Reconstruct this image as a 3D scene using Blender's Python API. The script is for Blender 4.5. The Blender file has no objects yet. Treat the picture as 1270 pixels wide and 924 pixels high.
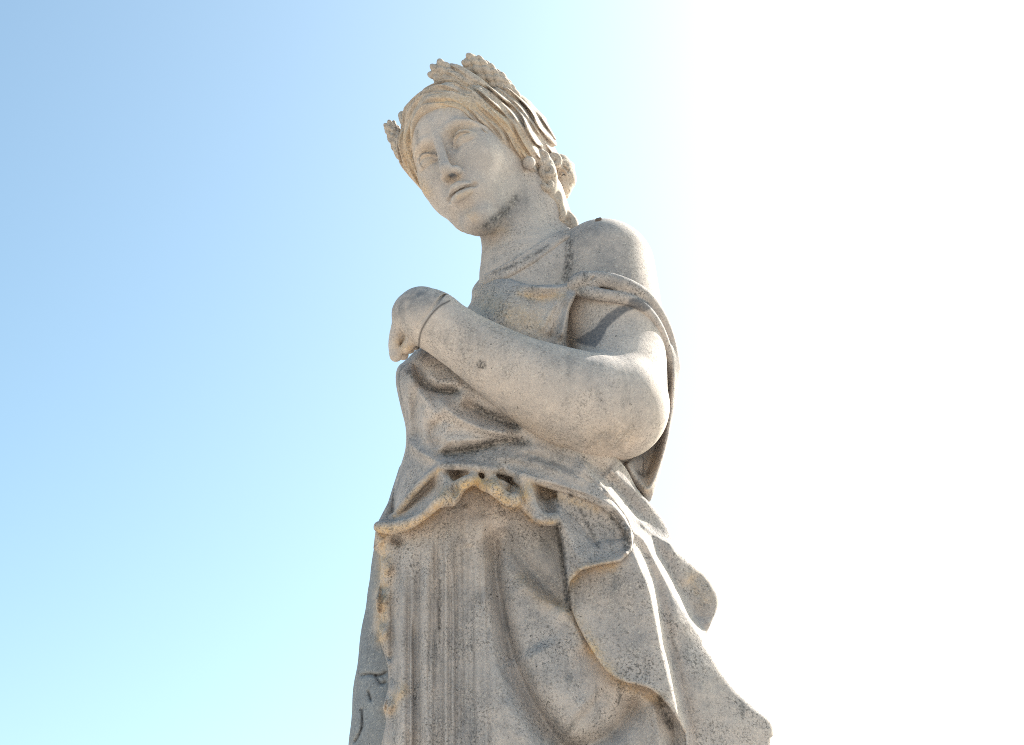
import bpy, math, random
import numpy as np
from mathutils import Matrix, Vector

random.seed(7)
rng = np.random.default_rng(7)
scene = bpy.context.scene

# ------------------------------------------------------------------ camera, sky, sun, exposure
IMW, IMH, F = 1270.0, 924.0, 1800.0          # the photograph's frame and focal length in its own pixels
UNIT = 0.0015                                # metres per modelling unit
D = F                                        # distance to the statue in modelling units
PITCH = math.atan(0.5)
CAM_Z = 1.6
cam = bpy.data.cameras.new('camera')
cam_ob = bpy.data.objects.new('camera', cam)
scene.collection.objects.link(cam_ob)
cam.sensor_fit = 'HORIZONTAL'
cam.sensor_width = 36.0
cam.lens = 36.0 * F / IMW
cam.clip_start = 0.05
cam.clip_end = 5000
cam_ob.location = (0, 0, CAM_Z)
cam_ob.rotation_euler = (math.pi / 2 + PITCH, 0, 0)
scene.camera = cam_ob

SUN = Vector((0.635, 0.455, 0.625)).normalized()     # direction towards the sun
SUN_EL = math.asin(SUN.z)
SUN_AZ = math.atan2(SUN.x, SUN.y)
world = bpy.data.worlds.new('World')
scene.world = world
world.use_nodes = True
wn = world.node_tree
wn.nodes.clear()
w_out = wn.nodes.new('ShaderNodeOutputWorld')
w_bg = wn.nodes.new('ShaderNodeBackground')
w_sky = wn.nodes.new('ShaderNodeTexSky')
w_sky.sky_type = 'NISHITA'
w_sky.sun_disc = False
w_sky.sun_elevation = SUN_EL
w_sky.sun_rotation = SUN_AZ
w_sky.altitude = 50
w_sky.air_density = 1.05
w_sky.dust_density = 3.54
w_sky.ozone_density = 0.17
w_bg.inputs['Strength'].default_value = 0.088
w_tint = wn.nodes.new('ShaderNodeMix'); w_tint.data_type = 'RGBA'; w_tint.blend_type = 'MULTIPLY'   # the camera's white balance on the sky
w_tint.inputs[0].default_value = 1.0; w_tint.inputs[7].default_value = (0.86, 1.03, 0.99, 1)
wn.links.new(w_sky.outputs['Color'], w_tint.inputs[6])
w_gam = wn.nodes.new('ShaderNodeGamma'); w_gam.inputs[1].default_value = 1.06
wn.links.new(w_tint.outputs[2], w_gam.inputs[0])
wn.links.new(w_gam.outputs[0], w_bg.inputs['Color'])
wn.links.new(w_bg.outputs['Background'], w_out.inputs['Surface'])

sun = bpy.data.lights.new('sun', 'SUN')
sun.energy = 5.0
sun.angle = math.radians(0.5)
sun.color = (1.0, 0.95, 0.87)
sun_ob = bpy.data.objects.new('sun', sun)
scene.collection.objects.link(sun_ob)
sun_ob.rotation_euler = SUN.to_track_quat('Z', 'Y').to_euler()
sun_ob.location = (6, 4, 8)

scene.view_settings.view_transform = 'Standard'
scene.view_settings.look = 'None'
scene.view_settings.exposure = 1.45
scene.view_settings.gamma = 1.0
scene.render.engine = 'CYCLES'
scene.cycles.filter_width = 1.0             # a phone's sharp rendering
scene.cycles.use_denoising = False          # keep the fine grain of the stone
scene.view_settings.use_curve_mapping = False

# ------------------------------------------------------------------ frames
CP, SP = math.cos(PITCH), math.sin(PITCH)

def P(px, py, w=0.0):
    """A point of the statue: where it shows in the photograph, and how far (w) it stands in front of the statue's upright axis plane."""
    a = (462.0 - py) / D
    z = (w - 0.5 * a * D) / (1 - 0.5 * a)
    s = (D - z) / D
    return np.array([(px - 635.0) * s, (462.0 - py) * s, z])

def to_world(v):
    v = np.asarray(v, float)
    x, y, z = v[:, 0], v[:, 1], D - v[:, 2]
    return np.stack([x * UNIT, (z * CP - y * SP) * UNIT, CAM_Z + (z * SP + y * CP) * UNIT], 1)

def catmull(pts, step=4.0):
    p = np.asarray(pts, float)
    if len(p) < 3:
        n = max(2, int(np.linalg.norm((p[-1] - p[0])[:2]) / step) + 1)
        t = np.linspace(0, 1, n)[:, None]
        return p[0] * (1 - t) + p[-1] * t
    q = np.vstack([2 * p[0] - p[1], p, 2 * p[-1] - p[-2]])
    out = []
    for i in range(1, len(q) - 2):
        n = max(2, int(np.linalg.norm((q[i + 1] - q[i])[:3]) / step))
        t = np.linspace(0, 1, n, endpoint=False)[:, None]
        a, b, c, d = q[i - 1], q[i], q[i + 1], q[i + 2]
        out.append(0.5 * (2 * b + (c - a) * t + (2 * a - 5 * b + 4 * c - d) * t ** 2 + (3 * b - a - 3 * c + d) * t ** 3))
    out.append(q[-2][None])
    return np.vstack(out)

# ------------------------------------------------------------------ relief maps (folds of cloth are drawn as height lines)
U0, U1, V0, V1 = 400, 1000, 40, 1120
VV, UU = np.mgrid[V0:V1 + 1, U0:U1 + 1].astype(np.float32)

def seg_dist(px, py, pts, closed=False):
    """distance, position along (0-1), signed side of a polyline"""
    best = np.full(px.shape, 1e9, np.float32); par = np.zeros(px.shape, np.float32); side = np.ones(px.shape, np.float32)
    n = len(pts)
    L = np.concatenate([[0], np.cumsum(np.linalg.norm(np.diff(pts[:, :2], axis=0), axis=1))])
    for i in range(n - 1):
        ax, ay = pts[i, :2]; bx, by = pts[i + 1, :2]
        ex, ey = bx - ax, by - ay
        l2 = ex * ex + ey * ey + 1e-9
        t = np.clip(((px - ax) * ex + (py - ay) * ey) / l2, 0, 1)
        dx, dy = px - ax - t * ex, py - ay - t * ey
        dd = dx * dx + dy * dy
        m = dd < best
        best = np.where(m, dd, best)
        par = np.where(m, (L[i] + t * math.sqrt(l2)) / L[-1], par)
        side = np.where(m, np.sign(ex * dy - ey * dx), side)
    return np.sqrt(best), par, side

def window(pts, r):
    u0 = int(max(U0, math.floor(pts[:, 0].min() - r))); u1 = int(min(U1, math.ceil(pts[:, 0].max() + r)))
    v0 = int(max(V0, math.floor(pts[:, 1].min() - r))); v1 = int(min(V1, math.ceil(pts[:, 1].max() + r)))
    return (slice(v0 - V0, v1 - V0 + 1), slice(u0 - U0, u1 - U0 + 1))

def ridge(H, pts, amp, r, r2=None, taper=0.18, ends=(1, 1), smooth=True, p_=1.5):
    """raise (amp > 0) or cut (amp < 0) a fold along a line; r = half width on the left of its travel, r2 on the right"""
    r2 = r if r2 is None else r2
    p = catmull(pts) if smooth else np.asarray(pts, float)
    sl = window(p, 3 * max(r, r2))
    d, t, s = seg_dist(UU[sl], VV[sl], p)
    rr = np.where(s < 0, r, r2)
    a = np.ones_like(t)
    for e_, tt in ((ends[0], t), (ends[1], 1 - t)):
        if e_:
            q = np.clip(tt / taper, 0, 1); a = a * q * q * (3 - 2 * q)
    H[sl] += (amp * a * np.exp(-(d / rr) ** p_)).astype(np.float32)

def poly_sd(pts, margin=60, smooth=False):
    """signed distance to a closed outline on the whole map, negative inside"""
    p = np.asarray(pts, float)
    if smooth:
        p = catmull(np.vstack([p, p[:1]]))
    else:
        p = np.vstack([p, p[:1]])
    out = np.full(UU.shape, float(margin), np.float32)
    sl = window(p, margin)
    x, y = UU[sl], VV[sl]
    d, _, _ = seg_dist(x, y, p)
    ins = np.zeros(x.shape, bool)
    for i in range(len(p) - 1):
        ax, ay = p[i, :2]; bx, by = p[i + 1, :2]
        if ay == by: continue
        c = ((ay > y) != (by > y)) & (x < (bx - ax) * (y - ay) / (by - ay) + ax)
        ins ^= c
    out[sl] = np.minimum(np.where(ins, -d, d), margin)
    return out

def step_in(H, pts, amp, soft=4.0, smooth=False):
    sd = poly_sd(pts, 40, smooth)
    H += (amp / (1 + np.exp(np.clip(sd / soft * 2, -30, 30)))).astype(np.float32)

def round_edge(H, pts, R, E):
    """let the surface fall away towards a silhouette line"""
    p = catmull(pts)
    sl = window(p, R)
    d, _, _ = seg_dist(UU[sl], VV[sl], p)
    q = np.clip(d / R, 0, 1)
    H[sl] -= (E * (1 - np.sqrt(1 - (1 - q) ** 2))).astype(np.float32)

def tps(points, reg=2.0):
    q = np.asarray(points, float)
    xy, w = q[:, :2] / 100.0, q[:, 2]
    n = len(q)
    def phi(r2):
        return np.where(r2 > 1e-12, 0.5 * r2 * np.log(r2 + 1e-12), 0)
    K = phi(((xy[:, None] - xy[None]) ** 2).sum(-1)) + reg * 0.01 * np.eye(n)
    A = np.zeros((n + 3, n + 3)); A[:n, :n] = K; A[:n, n] = 1; A[:n, n + 1:] = xy; A[n, :n] = 1; A[n + 1:, :n] = xy.T
    c = np.linalg.solve(A, np.concatenate([w, [0, 0, 0]]))
    X, Y = UU / 100.0, VV / 100.0
    H = c[n] + c[n + 1] * X + c[n + 2] * Y
    for i in range(n):
        H = H + c[i] * phi((X - xy[i, 0]) ** 2 + (Y - xy[i, 1]) ** 2)
    return H.astype(np.float32)

def blur(H, s):
    n = int(3 * s) + 1
    k = np.exp(-0.5 * (np.arange(-n, n + 1) / s) ** 2); k /= k.sum()
    Q = np.pad(H, n, mode='edge')
    Q = sum(k[i] * Q[i:i + H.shape[0], :] for i in range(2 * n + 1))
    return sum(k[i] * Q[:, i:i + H.shape[1]] for i in range(2 * n + 1)).astype(np.float32)

def value_noise(shape, cell, seed):
    g = np.random.default_rng(seed).normal(size=(shape[0] // cell + 4, shape[1] // cell + 4)).astype(np.float32)
    return blur(np.kron(g, np.ones((cell, cell), np.float32))[:shape[0], :shape[1]], cell * 0.6)

def sample(M, U, V):
    u = np.clip(U - U0, 0, M.shape[1] - 1.001); v = np.clip(V - V0, 0, M.shape[0] - 1.001)
    iu = u.astype(np.int32); iv = v.astype(np.int32)
    fu = (u - iu).astype(np.float32); fv = (v - iv).astype(np.float32)
    idx = iv * M.shape[1] + iu
    f = M.ravel()
    return (f[idx] * (1 - fu) + f[idx + 1] * fu) * (1 - fv) + (f[idx + M.shape[1]] * (1 - fu) + f[idx + M.shape[1] + 1] * fu) * fv

# ------------------------------------------------------------------ clay: a block of distances that shapes are pressed into
def smin(a, b, k):
    if k <= 0: return np.minimum(a, b)
    h = np.maximum(k - np.abs(a - b), 0) / k
    return np.minimum(a, b) - h * h * k * 0.25

def smax(a, b, k):
    return -smin(-a, -b, k)

class Clay:
    """grid axes: X right, Y up, W = depth measured from the statue's upright plane"""
    def __init__(self, lo, hi, h):
        self.lo = np.array(lo, float); self.h = h
        self.n = np.ceil((np.array(hi, float) - self.lo) / h).astype(int) + 1
        self.d = np.full(self.n, 60.0, np.float32)
    @classmethod
    def around(cls, px, py, w, h):
        c = np.array([[P(a, b, k) for k in w] for a in px for b in py]).reshape(-1, 3)
        c[:, 2] += 0.5 * c[:, 1]
        return cls(c.min(0), c.max(0), h)
    def block(self, lo, hi):
        a = np.clip(np.floor((lo - self.lo) / self.h).astype(int), 0, self.n)
        b = np.clip(np.ceil((hi - self.lo) / self.h).astype(int) + 1, 0, self.n)
        if (b <= a).any(): return None
        ax = [(self.lo[i] + self.h * np.arange(a[i], b[i])).astype(np.float32) for i in range(3)]
        X = ax[0][:, None, None]; Y = ax[1][None, :, None]; W = ax[2][None, None, :]
        return tuple(slice(a[i], b[i]) for i in range(3)), X, Y, W - 0.5 * Y, W
    def put(self, sl, dn, mode, k):
        cur = self.d[sl]
        if mode == 'add': self.d[sl] = smin(cur, dn, k)
        elif mode == 'cut': self.d[sl] = smax(cur, -dn, k)
        elif mode == 'and': self.d[sl] = smax(cur, dn, k)
    def chain(self, pts, radii, k=6.0, mode='add', flat=None):
        pts = np.asarray(pts, float); radii = np.asarray(radii, float) * np.ones(len(pts))
        w = pts.copy(); w[:, 2] += 0.5 * w[:, 1]
        m = radii.max() * 1.2 + k + 4
        blk = self.block(w.min(0) - m, w.max(0) + m)
        if blk is None: return
        sl, X, Y, Z, W = blk
        dn = None
        if len(pts) == 1:
            pts = np.vstack([pts, pts + [0, 0.01, 0]]); radii = np.repeat(radii, 2)
        for i in range(len(pts) - 1):
            a, b = pts[i], pts[i + 1]; e = b - a
            l2 = float(e @ e) + 1e-9
            t = np.clip(((X - a[0]) * e[0] + (Y - a[1]) * e[1] + (Z - a[2]) * e[2]) / l2, 0, 1)
            d = np.sqrt((X - a[0] - t * e[0]) ** 2 + (Y - a[1] - t * e[1]) ** 2 + (Z - a[2] - t * e[2]) ** 2) - (radii[i] + t * (radii[i + 1] - radii[i]))
            dn = d if dn is None else np.minimum(dn, d)
        self.put(sl, dn.astype(np.float32), mode, k)
    def ball(self, c, r, R=None, k=6.0, mode='add'):
        c = np.asarray(c, float); r = np.asarray(r, float) * np.ones(3)
        R = np.eye(3) if R is None else R
        m = r.max() + k + 6
        cw = c.copy(); cw[2] += 0.5 * cw[1]
        mm = np.array([m, m, m * 1.25])
        blk = self.block(cw - mm, cw + mm)
        if blk is None: return
        sl, X, Y, Z, W = blk
        x, y, z = X - c[0], Y - c[1], Z - c[2]
        q = [(R[0, i] * x + R[1, i] * y + R[2, i] * z) / r[i] for i in range(3)]
        k0 = np.sqrt(q[0] ** 2 + q[1] ** 2 + q[2] ** 2)
        k1 = np.sqrt((q[0] / r[0]) ** 2 + (q[1] / r[1]) ** 2 + (q[2] / r[2]) ** 2) + 1e-6
        self.put(sl, (k0 * (k0 - 1) / k1).astype(np.float32), mode, k)
    def relief(self, outline_sd, front, back, edge=5.0, k=0.0):
        sl, X, Y, Z, W = self.block(self.lo, self.lo + self.h * (self.n - 1))
        s = D / (D - Z)
        U = 635.0 + X * s; V = 462.0 - Y * s
        fu = np.gradient(front, axis=1); fv = np.gradient(front, axis=0)
        slope = np.minimum(np.sqrt(1 + fu ** 2 + fv ** 2), 3.0).astype(np.float32)
        nz = self.n[2]
        for i in range(0, self.n[0], 24):
            u, v = U[i:i + 24] if U.shape[0] > 1 else U, V
            u, v = np.broadcast_arrays(u, V if V.shape[0] == 1 else V[i:i + 24])
            ww = np.broadcast_to(W, u.shape)
            d = (ww - sample(front, u, v)) / sample(slope, u, v)
            d = smax(d, sample(back, u, v) - ww, edge)
            d = smax(d, sample(outline_sd, u, v), edge)
            self.d[i:i + 24] = smin(self.d[i:i + 24], d.astype(np.float32), k)
    def mesh(self, smooth=1):
        d = self.d
        d[0] = d[-1] = 9; d[:, 0] = d[:, -1] = 9; d[:, :, 0] = d[:, :, -1] = 9
        ins = (d < 0).astype(np.uint8)
        c = np.zeros(tuple(self.n - 1), np.uint8)
        for i in (0, 1):
            for j in (0, 1):
                for l in (0, 1):
                    c += ins[i:self.n[0] - 1 + i, j:self.n[1] - 1 + j, l:self.n[2] - 1 + l]
        act = np.argwhere((c > 0) & (c < 8))
        ids = np.full(tuple(self.n - 1), -1, np.int32)
        ids[act[:, 0], act[:, 1], act[:, 2]] = np.arange(len(act))
        acc = np.zeros((len(act), 3)); cnt = np.zeros(len(act))
        corners = [(i, j, l) for i in (0, 1) for j in (0, 1) for l in (0, 1)]
        for a in corners:
            for ax in range(3):
                if a[ax]: continue
                b = list(a); b[ax] = 1
                d0 = d[act[:, 0] + a[0], act[:, 1] + a[1], act[:, 2] + a[2]]
                d1 = d[act[:, 0] + b[0], act[:, 1] + b[1], act[:, 2] + b[2]]
                m = (d0 < 0) != (d1 < 0)
                t = np.where(m, d0 / np.where(m, d0 - d1, 1), 0)
                q = np.tile(np.array(a, float), (len(act), 1)); q[:, ax] = t
                acc[m] += q[m]; cnt[m] += 1
        v = self.lo + self.h * (act + acc / cnt[:, None])
        faces = []
        N = self.n - 1
        for ax in range(3):
            o1, o2 = [(1, 2), (2, 0), (0, 1)][ax]
            sh0 = [slice(None)] * 3; sh1 = [slice(None)] * 3
            sh0[ax] = slice(0, -1); sh1[ax] = slice(1, None)
            A, B = ins[tuple(sh0)], ins[tuple(sh1)]
            e = np.argwhere(A != B)
            ok = (e[:, o1] > 0) & (e[:, o2] > 0) & (e[:, o1] < N[o1]) & (e[:, o2] < N[o2])
            e = e[ok]
            q = []
            for da, db in ((1, 1), (0, 1), (0, 0), (1, 0)):
                f = e.copy(); f[:, o1] -= da; f[:, o2] -= db
                q.append(ids[f[:, 0], f[:, 1], f[:, 2]])
            q = np.stack(q, 1)
            first = ins[e[:, 0], e[:, 1], e[:, 2]] == 1
            q = np.where(first[:, None], q, q[:, ::-1])
            faces.append(q)
        f = np.vstack(faces)
        for _ in range(smooth):
            s = np.zeros_like(v); n = np.zeros(len(v))
            for a, b in ((0, 1), (1, 2), (2, 3), (3, 0)):
                for x, y in ((a, b), (b, a)):
                    for ax in range(3):
                        s[:, ax] += np.bincount(f[:, x], v[f[:, y], ax], len(v))
                    n += np.bincount(f[:, x], minlength=len(v))
            v = v * 0.5 + 0.5 * s / n[:, None]
        v[:, 2] -= 0.5 * v[:, 1]
        # drop loose crumbs
        lab = np.arange(len(v))
        e0 = np.concatenate([f[:, 0], f[:, 1], f[:, 2], f[:, 3]]); e1 = np.concatenate([f[:, 1], f[:, 2], f[:, 3], f[:, 0]])
        for _ in range(200):
            m = np.minimum(lab[e0], lab[e1]); new = lab.copy()
            np.minimum.at(new, e0, m); np.minimum.at(new, e1, m)
            new = new[new]; new = new[new]
            if (new == lab).all(): break
            lab = new
        size = np.bincount(lab, minlength=len(v))
        keep = size[lab] > 0.04 * size.max()
        if not keep.all():
            idx = np.cumsum(keep) - 1
            f = idx[f[keep[f[:, 0]]]]; v = v[keep]
        return v, f

# ------------------------------------------------------------------ dirt, lichen and repair marks, plus painted ground bounce and crease shade
STAIN_LIGHT = {}
def stain_light_map(name): return STAIN_LIGHT.setdefault(name, np.zeros(UU.shape, np.float32))

def new_mesh(name, v, f, mat, parent=None, origin=None, paint_maps=True, view=True):
    wv = to_world(v) if view else np.asarray(v, float)
    base = np.array(origin if origin is not None else (0, 0, 0), float)
    me = bpy.data.meshes.new(name)
    me.vertices.add(len(wv)); me.vertices.foreach_set('co', (wv - base).astype(np.float32).ravel())
    f = np.asarray(f, np.int32)
    me.loops.add(f.size); me.loops.foreach_set('vertex_index', f.ravel())
    me.polygons.add(len(f))
    me.polygons.foreach_set('loop_start', np.arange(len(f), dtype=np.int32) * f.shape[1])
    me.update(calc_edges=True)
    me.validate()
    me.polygons.foreach_set('use_smooth', np.ones(len(me.polygons), bool))
    if paint_maps and view:
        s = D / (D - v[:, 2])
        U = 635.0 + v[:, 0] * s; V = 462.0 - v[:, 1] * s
        for key, M in STAIN_LIGHT.items():
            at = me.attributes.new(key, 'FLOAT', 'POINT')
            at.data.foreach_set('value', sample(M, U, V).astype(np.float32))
    me.materials.append(mat)
    o = bpy.data.objects.new(name, me)
    scene.collection.objects.link(o)
    if parent is not None:
        o.parent = parent
    return o

# ------------------------------------------------------------------ materials
def nodes_of(name):
    m = bpy.data.materials.new(name); m.use_nodes = True
    nt = m.node_tree; nt.nodes.clear()
    return m, nt, nt.nodes, nt.links

def stone(name, warm=(0.55, 0.47, 0.415), grey=(0.285, 0.27, 0.268), grey_amt=0.5, speck=0.6, pit=0.6, scale=1.0, spread=0.3, streak=0.6):
    m, nt, N, L = nodes_of(name)
    out = N.new('ShaderNodeOutputMaterial'); b = N.new('ShaderNodeBsdfPrincipled')
    b.inputs['Roughness'].default_value = 0.88
    b.inputs['Specular IOR Level'].default_value = 0.25
    L.new(b.outputs[0], out.inputs[0])
    tc = N.new('ShaderNodeTexCoord')
    def noise(sc, det=4, rough=0.6):
        n = N.new('ShaderNodeTexNoise'); n.inputs['Scale'].default_value = sc * scale
        n.inputs['Detail'].default_value = det; n.inputs['Roughness'].default_value = rough
        L.new(tc.outputs['Object'], n.inputs['Vector']); return n.outputs['Fac']
    def ramp(src, a, bb):
        r = N.new('ShaderNodeMapRange'); r.inputs[1].default_value = a; r.inputs[2].default_value = bb
        r.interpolation_type = 'SMOOTHSTEP'; L.new(src, r.inputs[0]); return r.outputs[0]
    def mul(x, y):
        q = N.new('ShaderNodeMath'); q.operation = 'MULTIPLY'
        L.new(x, q.inputs[0])
        if isinstance(y, (int, float)): q.inputs[1].default_value = y
        else: L.new(y, q.inputs[1])
        return q.outputs[0]
    def add(x, y):
        q = N.new('ShaderNodeMath'); q.operation = 'ADD'; L.new(x, q.inputs[0]); L.new(y, q.inputs[1]); q.use_clamp = True; return q.outputs[0]
    def mix(fac, c1, c2):
        q = N.new('ShaderNodeMix'); q.data_type = 'RGBA'
        if isinstance(fac, (int, float)): q.inputs[0].default_value = fac
        else: L.new(fac, q.inputs[0])
        for s, c in ((6, c1), (7, c2)):
            if isinstance(c, tuple): q.inputs[s].default_value = (*c, 1)
            else: L.new(c, q.inputs[s])
        return q.outputs[2]
    def attr(nm):
        q = N.new('ShaderNodeAttribute'); q.attribute_name = nm; return q.outputs['Fac']
    big = ramp(noise(5, 6, 0.62), 0.40, 0.62)
    mid = ramp(noise(26, 7, 0.7), 0.36, 0.66)
    col = mix(mul(add(mul(big, 0.6), mul(mid, 0.55)), grey_amt), warm, grey)
    pale = ramp(noise(11, 6, 0.65), 0.52, 0.70)
    col = mix(mul(pale, 0.6), col, (0.63, 0.545, 0.49))
    # rain streaks
    mp = N.new('ShaderNodeMapping'); mp.inputs['Scale'].default_value = (1, 1, 0.12); L.new(tc.outputs['Object'], mp.inputs['Vector'])
    sn = N.new('ShaderNodeTexNoise'); sn.inputs['Scale'].default_value = 38; sn.inputs['Detail'].default_value = 7; sn.inputs['Roughness'].default_value = 0.68
    L.new(mp.outputs[0], sn.inputs['Vector'])
    col = mix(mul(mul(ramp(sn.outputs['Fac'], 0.50, 0.72), ramp(noise(7, 4, 0.6), 0.42, 0.6)), streak), col, (0.15, 0.148, 0.15))
    # painted warm ground bounce, then grime with outlines of its own
    wob = ramp(noise(60, 6, 0.7), 0.30, 0.62)
    sfine = ramp(noise(190, 5, 0.75), 0.36, 0.62)
    col = mix(mul(mul(attr('ochre_bounce'), add(mul(wob, 0.5), mul(sfine, 0.5))), 1.0), col, (0.66, 0.44, 0.22))  # warm bounce from the ground, put into the colour
    gr = mul(attr('grime'), add(mul(big, 0.4), mul(wob, 0.7)))
    col = mix(mul(gr, 0.85), col, (0.165, 0.165, 0.175))
    crust_shade = ramp(add(mul(attr('crust_shade'), 0.75), mul(mul(attr('crust_shade'), add(mul(wob, 0.6), mul(sfine, 0.6))), 0.7)), 0.25, 1.0)
    col = mix(mul(mul(crust_shade, add(mul(sfine, 0.75), mul(wob, 0.25))), 0.95), col, (0.055, 0.052, 0.052))  # black crust and painted crease shade in one dark tone
    # dark grains and lichen specks, thick in some places and absent in others
    fine = noise(255, 3, 0.72)
    grain = ramp(fine, 0.50, 0.61)
    zone = ramp(noise(14, 7, 0.72), 0.36, 0.64)
    q = N.new('ShaderNodeMapRange'); q.inputs[3].default_value = spread; L.new(zone, q.inputs[0]); zone2 = q.outputs[0]
    q = N.new('ShaderNodeMath'); q.operation = 'MULTIPLY_ADD'; q.use_clamp = True; L.new(attr('clean'), q.inputs[0]); q.inputs[1].default_value = -0.8; q.inputs[2].default_value = 1.0
    col = mix(mul(mul(mul(grain, zone2), speck), q.outputs[0]), col, (0.07, 0.065, 0.06))
    lightg = ramp(noise(240, 3, 0.75), 0.55, 0.66)
    col = mix(mul(lightg, 0.4), col, (0.70, 0.65, 0.57))
    dots = ramp(noise(95, 3, 0.6), 0.69, 0.74)
    col = mix(mul(dots, 0.85), col, (0.05, 0.045, 0.04))
    col = mix(mul(attr('crack_shade'), 0.92), col, (0.05, 0.045, 0.045))  # cracks, and crease shade painted as dark lines
    q = N.new('ShaderNodeMapRange'); q.inputs[3].default_value = 0.72; L.new(sfine, q.inputs[0])
    col = mix(mul(attr('repair'), q.outputs[0]), col, (0.125, 0.125, 0.135))
    L.new(col, b.inputs['Base Color'])
    # pitted, weathered surface
    h1 = noise(120, 7, 0.78); h2 = noise(380, 4, 0.7); h3 = noise(32, 5, 0.6)
    hs = add(mul(h1, 0.5), mul(h2, 0.3))
    hs = add(hs, mul(h3, 0.35))
    bump = N.new('ShaderNodeBump'); bump.inputs['Strength'].default_value = pit
    bump.inputs['Distance'].default_value = 0.006
    L.new(hs, bump.inputs['Height']); L.new(bump.outputs[0], b.inputs['Normal'])
    return m

M_SKIN = stone('weathered_marble', grey_amt=0.55, speck=0.5, pit=0.3, spread=0.04, streak=0.45)
M_FACE = M_SKIN
M_CLOTH = stone('weathered_marble_drapery', warm=(0.55, 0.472, 0.42), grey=(0.275, 0.262, 0.263), grey_amt=0.75, speck=0.75, pit=0.5, spread=0.12, streak=0.8)
M_HAIR = stone('weathered_marble_hair', warm=(0.53, 0.43, 0.34), grey=(0.27, 0.252, 0.243), grey_amt=0.6, speck=0.6, pit=0.35)
M_CLOAK = stone('grey_marble_cloak', warm=(0.30, 0.30, 0.30), grey=(0.22, 0.225, 0.235), grey_amt=0.9, speck=0.4, pit=0.3)

# ------------------------------------------------------------------ setting: ground
def simple_mat(name, c1, c2, sc, rough=0.9, bump=0.3):
    m, nt, N, L = nodes_of(name)
    out = N.new('ShaderNodeOutputMaterial'); b = N.new('ShaderNodeBsdfPrincipled'); b.inputs['Roughness'].default_value = rough
    L.new(b.outputs[0], out.inputs[0])
    tc = N.new('ShaderNodeTexCoord'); n = N.new('ShaderNodeTexNoise'); n.inputs['Scale'].default_value = sc; n.inputs['Detail'].default_value = 8
    L.new(tc.outputs['Object'], n.inputs['Vector'])
    q = N.new('ShaderNodeMix'); q.data_type = 'RGBA'; L.new(n.outputs['Fac'], q.inputs[0]); q.inputs[6].default_value = (*c1, 1); q.inputs[7].default_value = (*c2, 1)
    L.new(q.outputs[2], b.inputs['Base Color'])
    bp = N.new('ShaderNodeBump'); bp.inputs['Strength'].default_value = bump; bp.inputs['Distance'].default_value = 0.02; L.new(n.outputs['Fac'], bp.inputs['Height']); L.new(bp.outputs[0], b.inputs['Normal'])
    return m

M_GROUND = simple_mat('pale_gravel', (0.43, 0.385, 0.34), (0.33, 0.295, 0.26), 9)
g = 1500.0
gr = new_mesh('ground', [(-g, -g, 0), (g, -g, 0), (g, g, 0), (-g, g, 0)], [(0, 1, 2, 3)], M_GROUND, paint_maps=False, view=False)
gr['kind'] = 'structure'

# ------------------------------------------------------------------ the statue
BASE_Z = 0.0
FEET_Z = 1.30                             # top of the pedestal, below the frame
AX_Y = (D * CP) * UNIT                     # distance of the statue's upright plane at eye line
pw = to_world(P(650, 462, 0)[None])[0]
BASE = (pw[0], pw[1] - 0.0, BASE_Z)
statue = bpy.data.objects.new('statue', None)
scene.collection.objects.link(statue)
statue.location = BASE
statue['label'] = 'weathered marble statue of a draped woman wearing a wreath, left arm folded across her chest'
statue['category'] = 'statue'

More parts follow.
